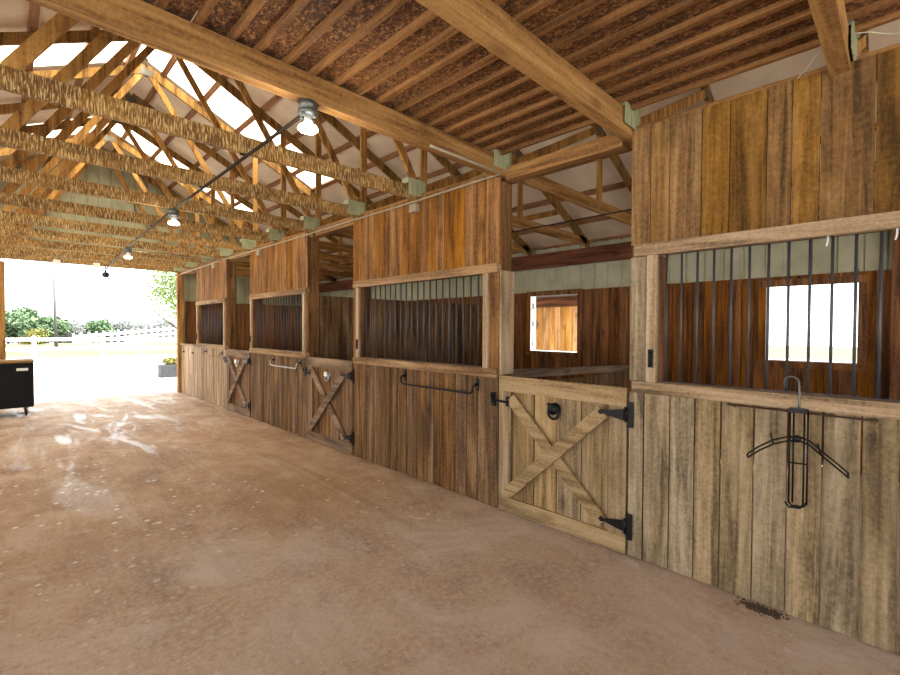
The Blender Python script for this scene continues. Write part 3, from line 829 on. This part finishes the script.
# grey conduit along the wall top
xx = WX - .03
m = MB(); m.tube([(2.36, 2.60, 3.115), (3.15, 2.60, 3.115), (3.24, 2.62, 3.115), (xx, 2.75, 3.13), (xx, 3.9, 3.115), (xx, 5.2, 3.115), (xx, 6.6, 3.11), (xx, 8.1, 3.115), (xx, 10.2, 3.115), (xx, 12.0, 3.10), (xx, 13.2, 3.08)], .0115)
tag(m.build_at('conduit', M['conduit'], (xx, 6, 3.1)), 'pale grey conduit along the top of the stall fronts', 'conduit')
for y, lb in ((3.87, 'pale square junction box above the second stall front'), (8.15, 'pale square junction box above the third stall front'), (10.6, 'pale square junction box above the far stall front')):
    m = MB(); m.box(WX - .055, WX - .002, y - .06, y + .06, 3.0, 3.085); m.box(WX - .06, WX - .055, y - .05, y + .05, 3.01, 3.075)
    tag(m.build_at('junction_box', M['conduit'], (WX, y, 3.01)), lb, 'electrical box', 'junction boxes')
m = MB(); m.tube([(1.6, 9.9, 3.10), (2.2, 9.93, 3.09), (2.8, 9.96, 3.08), (3.245, 10.0, 3.10)], .008)
tag(m.build_at('cable', M['conduit'], (2.4, 9.9, 3.1)), 'thin cable crossing from the far lamp to the stall wall', 'cable')
# motion sensor light and brackets on the far header
r = thing('ceiling_sensor_light', 'small dark sensor light hanging under the far doorway header', 'light', (1.74, 13.355, 3.06))
m = MB(); m.tube([(1.74, 13.355, 3.05), (1.74, 13.355, 3.139)], .012); m.lathe((1.74, 13.355, 3.05), [(.02, 0), (.02, -.04), (.06, -.05), (.075, -.10), (.06, -.15), (.03, -.17)], 16); m.build('housing', M['plastic'], r)
m = MB(); m.lathe((1.74, 13.285, 2.95), [(.03, 0), (.025, .015)], 12, (0, -1, 0)); m.build('lens', M['blackpaint'], r)
for x, lb in ((.86, 'small white bracket left on the far doorway header'), (1.56, 'small white bracket beside the sensor light on the far header')):
    m = MB(); m.box(x - .06, x + .06, 13.25, 13.33, 3.10, 3.14).box(x - .06, x + .06, 13.25, 13.26, 3.14, 3.2)
    tag(m.build_at('bracket', M['white'], (x, 13.3, 3.1)), lb, 'bracket', 'header brackets')
# twin flood fixture inside the second stall
r = thing('twin_floodlight', 'black twin floodlight with two lit bulbs inside the second stall', 'light', (4.95, 7.40, 3.10))
m = MB(); m.tube([(4.95, 7.40, 3.12), (4.95, 7.40, 2.78)], .012); m.lathe((4.95, 7.4, 2.8), [(.06, 0), (.07, -.05), (.06, -.07)], 16)
m.build('stem', M['black'], r)
for dx in (-.1, .1):
    MB().lathe((4.95 + dx*.3, 7.38, 2.74), [(.03, 0), (.05, .06), (.085, .15), (.088, .17)], 16, (dx*4, -.7, -.45)).build('lamp_head', M['black'], r)
    MB().lathe(V((4.95 + dx*.3, 7.38, 2.74)) + V((dx*4, -.7, -.45)).normalized()*.165, [(.05, 0), (.05, .012)], 16, (dx*4, -.7, -.45)).build('bulb', M['bulb'], r)
# cables in the stalls
m = MB(); m.tube([(5.2, -.9, 3.118), (5.22, 1.4, 3.105), (5.25, 3.9, 3.105), (5.28, 6.2, 3.118)], .009)
tag(m.build_at('cable', M['darkwire'], (5.2, 2.6, 3.1)), 'dark cable running through the stalls under the truss chords', 'cable')
m = MB(); m.tube([(WX + .01, .46, 3.17), (WX - .0, .42, 3.2), (WX - .02, .36, 3.27), (WX - .03, .31, 3.285)], .003)
tag(m.build_at('wire', M['wire'], (WX, .4, 3.16)), 'short pale wire rising from the nearest wall top to the beam', 'wire')
m = MB(); m.tube([(3.2, .225, 3.27), (3.24, .15, 3.265), (3.3, .08, 3.25), (3.34, .0, 3.235), (3.36, -.1, 3.23)], .003)
tag(m.build_at('wire', M['wire'], (3.3, .1, 3.25)), 'pale wire looping off the top right beam', 'wire')

# ------------------------------------------------------------------ black cart by the far doorway
CX0, CX1, CY0, CY1 = -.85, .40, 11.75, 12.45
r = thing('rolling_cart', 'black box cart with a brown top on casters left of the far doorway', 'cart', ((CX0+CX1)/2, (CY0+CY1)/2, 0))
MB().box(CX0, CX1, CY0, CY1, .17, 1.02).build('body', M['blackpaint'], r, bevel=.008)
MB().box(CX0 - .01, CX1 + .015, CY0 - .015, CY1 + .015, 1.021, 1.06).build('top', M['chord_clean'], r)
MB().box(CX1 + .001, CX1 + .012, CY0 + .03, CY1 - .03, .2, 1.0).build('side_panel', M['red_v'], r)
MB().box(.17, .33, CY0 - .004, CY0 - .001, .87, .92).build('name_plate', M['white'], r)
for x in (CX0 + .1, CX1 - .1):
    for y in (CY0 + .1, CY1 - .1):
        m = MB(); m.lathe((x - .018, y, .06), [(.02, 0), (.06, .004), (.06, .032), (.02, .036)], 16, (1, 0, 0)); m.box(x - .03, x + .03, y - .03, y + .03, .155, .169)
        m.box(x - .028, x - .022, y - .015, y + .015, .05, .156).box(x + .022, x + .028, y - .015, y + .015, .05, .156)
        m.build('caster', M['black'], r)

# ------------------------------------------------------------------ outside: planter, fences, pole, trees, shed
r = thing('planter', 'grey rectangular planter outside the far doorway', 'planter', (4.2, 18.2, -.04))
m = MB(); m.box(3.85, 4.65, 17.95, 18.5, -.04, .40); m.build('box', M['plastic'], r, bevel=.015)
m = MB()
def leaves(m, c, rad, n, size, flat=1.):
    for k in range(n):
        d = V((random.gauss(0, 1), random.gauss(0, 1), random.gauss(0, 1))).normalized()*(random.random()**.4)
        p = V(c) + V((d.x*rad[0], d.y*rad[1], d.z*rad[2]))
        a = V((random.gauss(0, 1), random.gauss(0, 1), random.gauss(0, 1))).normalized()
        b = a.cross(V((random.gauss(0, 1), random.gauss(0, 1), random.gauss(0, 1)))).normalized()
        s = size*random.uniform(.6, 1.3)
        m.add([p - a*s, p + b*s*.5, p + a*s, p - b*s*.5], [(0, 1, 2, 3)])
leaves(m, (4.2, 18.2, .5), (.28, .2, .16), 500, .05); m.build('flowers', M['leaf_yellow'], r)

def rail_fence(pts, label, h=1.25):
    r = thing('rail_fence', label, 'fence', (*pts[0], -.04), 'white fences')
    for i, (x, y) in enumerate(pts):
        m = MB(); m.box(x - .065, x + .065, y - .065, y + .065, -.04, h)
        m.add([(x-.075, y-.075, h), (x+.075, y-.075, h), (x+.075, y+.075, h), (x-.075, y+.075, h), (x, y, h+.06)], [(0,1,2,3),(0,1,4),(1,2,4),(2,3,4),(3,0,4)])
        m.build('post', M['white'], r)
    for (a, b) in zip(pts[:-1], pts[1:]):
        for z in (h - .12, h*.55, h*.17):
            MB().beam((*a, z), (*b, z), .04, .15, (0, 0, 1)).build('rail', M['white'], r)
    return r
rail_fence([(-4.6, 29.6), (-1.8, 28.9), (1.0, 28.2), (3.4, 27.4), (5.0, 26.9), (7.6, 26.0), (10.2, 25.2)], 'white post and rail fence crossing behind the gravel yard')
r = thing('picket_fence', 'white fence with many posts climbing along the drive, far beyond the rail fence', 'fence', (9, 56, -.04), 'white fences')
n = 16
for k in range(n+1):
    t_ = k/n; x = 4.6 + 9.2*t_; y = 54 + 1.5*t_; zb = -.4 + .85*t_
    m = MB(); m.box(x - .08, x + .08, y - .08, y + .08, zb - .3, zb + 1.45); m.add([(x-.1, y-.1, zb+1.45), (x+.1, y-.1, zb+1.45), (x+.1, y+.1, zb+1.45), (x-.1, y+.1, zb+1.45), (x, y, zb+1.56)], [(0,1,2,3),(0,1,4),(1,2,4),(2,3,4),(3,0,4)])
    m.build('post', M['white'], r)
for z in (.15, .72, 1.22):
    MB().beam((4.6, 54, -.4 + z), (13.8, 55.5, .45 + z), .05, .26, (0, 0, 1)).build('rail', M['white'], r)
m = MB(); m.tube([(3.27, 52, -.1), (3.22, 52, 3.2), (3.17, 52, 6.1)], [.12, .11, .09]); 
tag(m.build_at('utility_pole', M['polewood'], (3.25, 52, -.1)), 'thin grey pole standing beyond the fence against the white sky', 'pole')

def tree(x, y, zb, h, rad, leafmat, label, cat='tree', n=2200, size=.25, group='trees beyond the fence', trunk_h=.35, clumps=9):
    r = thing('tree' if cat == 'tree' else 'bush', label, cat, (x, y, zb), group)
    m = MB(); top = zb + h*.8
    m.tube([(x, y, zb), (x + .05*rad, y, zb + h*.4), (x - .03*rad, y, top)], [max(.06, rad*.07), max(.05, rad*.05), .03])
    for k in range(6):
        a = k*1.05 + random.random(); z0 = zb + h*random.uniform(trunk_h, .6)
        m.tube([(x, y, z0), (x + rad*.4*math.cos(a), y + rad*.4*math.sin(a), z0 + h*.12), (x + rad*.75*math.cos(a), y + rad*.75*math.sin(a), z0 + h*.25)], [rad*.03, rad*.022, .012], 6)
    m.build('trunk', M['trunk'], r)
    m = MB()
    for k in range(clumps):
        a = k*2.4; q = random.uniform(.15, .62)*rad
        c = (x + q*math.cos(a), y + q*math.sin(a), zb + h*(trunk_h + (1 - trunk_h)*random.uniform(.25, .8)))
        leaves(m, c, (rad*.5, rad*.5, h*(1-trunk_h)*.26), n//clumps, size)
    m.build('crown', leafmat, r)
    return r
def along(px, D):
    """ground point seen at a given picture bearing, D metres along the aisle"""
    u = (px - 450)/450; return (D*(1+u)/(1-u), D)
x, y = along(172, 29); tree(x + .3, y, -.04, 5.2, 2.1, M['leaf_spring'], 'spring green tree at the right of the far doorway beside the fence', n=4200, size=.08, trunk_h=.28, clumps=22)
wood_list = [(4, 84, 314, 'd', 'dark green tree at the left edge of the far doorway view'), (17, 92, 309, 'd', 'large dark green tree behind the yellow bush'), (30, 100, 312, 'd', 'dark green tree right of the yellow bush'),
   (42, 78, 318, 'd', 'dark green tree just left of the grey pole'), (56, 108, 318, 'g', 'bare grey tree just right of the grey pole'), (66, 96, 321, 'g', 'bare grey tree, second right of the grey pole'),
   (78, 116, 319, 'g', 'bare grey tree left of the small evergreen'), (97, 82, 322, 'd', 'small evergreen among the bare grey woods'), (90, 104, 320, 'g', 'bare grey tree behind the small evergreen'),
   (106, 112, 317, 'g', 'tall bare grey tree right of the small evergreen'), (119, 94, 320, 'g', 'bare grey tree behind the climbing white fence'), (132, 106, 321, 'g', 'bare grey tree left of the spring green tree'),
   (148, 116, 319, 'g', 'bare grey tree behind the spring green tree'), (164, 100, 320, 'g', 'bare grey tree at the right edge of the far doorway view')]
for px, D, yt, k, lb in wood_list:
    x, y = along(px, D)
    zb = -.04 - .13*max(0, math.hypot(x - 1.7, y - 4) - 62)
    top = 1.7 + (327 - yt)/450*(x + y)*.7071
    dark = k == 'd'
    tree(x, y, zb, (top - zb)*1.04, 1.7 if 'small' in lb else 2.7, M['leaf_dark_hazed'] if dark else M['leaf_grey_hazed'], lb, n=4600, size=.26 if dark else .17, trunk_h=.3, clumps=14)
x, y = along(31, 62); tree(x, y, -1.4, 3.0, 1.25, M['leaf_yellow'], 'yellow-green bush in front of the dark trees', 'bush', 1400, .12, None, .25)

# shed outside the second window
r = thing('shed', 'honey-coloured board shed seen through the window behind the nearest door', 'shed', (11.4, 7.2, -.04))
m = MB(); planks_y(m, widths(5.6, 9.8, .14, .2), 10.61, 10.64, -.04, 2.75); planks_x(m, widths(10.63, 14, .14, .2), 5.6, 5.63, -.04, 2.35); m.build('wall', M['shed'], r)
m = MB(); m.poly_y([(10.2, 2.55), (12.6, 3.6), (14.4, 2.8), (14.4, 2.9), (12.6, 3.72), (10.2, 2.65)], 5.2, 10.2); m.build('roof', M['tin'], r)
m = MB(); m.box(10.56, 10.6, 5.55, 9.8, 2.30, 2.6); m.build('eave_board', M['red_y'], r)
MB().beam((10.55, 8.3, .2), (10.55, 7.2, 1.9), .05, .12).build('brace', M['red_x'], r)

# ------------------------------------------------------------------ camera
cam = bpy.data.cameras.new('camera'); co = bpy.data.objects.new('camera', cam); COL.objects.link(co)
yaw, p, rr = math.radians(44.8057), math.radians(-1.11511), math.radians(.234695)
f = V((math.sin(yaw)*math.cos(p), math.cos(yaw)*math.cos(p), math.sin(p)))
rt = V((math.cos(yaw), -math.sin(yaw), 0)); u = rt.cross(f)
r2 = rt*math.cos(rr) + u*math.sin(rr); u2 = -rt*math.sin(rr) + u*math.cos(rr)
co.matrix_world = Matrix(((r2.x, u2.x, -f.x, 0), (r2.y, u2.y, -f.y, 0), (r2.z, u2.z, -f.z, 1.7), (0, 0, 0, 1)))
cam.sensor_width = 36; cam.lens = 449.886*36/900; cam.clip_start = .05; cam.clip_end = 1000
S.camera = co

# ------------------------------------------------------------------ light
w = bpy.data.worlds.new('sky'); S.world = w; w.use_nodes = True
bg = w.node_tree.nodes['Background']; bg.inputs['Color'].default_value = (.93, .97, 1., 1); bg.inputs['Strength'].default_value = 5.5
sun = bpy.data.lights.new('sun', 'SUN'); sun.energy = 28.; sun.angle = math.radians(12); sun.color = (1., .95, .86)
so = bpy.data.objects.new('sun', sun); COL.objects.link(so)
so.rotation_euler = V((-.35, .3, -1.)).to_track_quat('-Z', 'Y').to_euler()
for k, (x, y, z) in enumerate(LP):
    l = bpy.data.lights.new('lamp_glow', 'POINT'); l.energy = 25.; l.color = (1., .87, .66); l.shadow_soft_size = .05
    lo = bpy.data.objects.new('lamp_glow', l); COL.objects.link(lo); lo.location = (x, y, z - .03)

S.view_settings.view_transform = 'Standard'; S.view_settings.look = 'None'
S.view_settings.gamma = 1; S.view_settings.use_curve_mapping = False
S.view_settings.exposure = -0.5
c = S.cycles
c.max_bounces = 10; c.diffuse_bounces = 6; c.glossy_bounces = 3; c.transmission_bounces = 6; c.transparent_max_bounces = 8
c.use_denoising = True
c.sample_clamp_indirect = 12
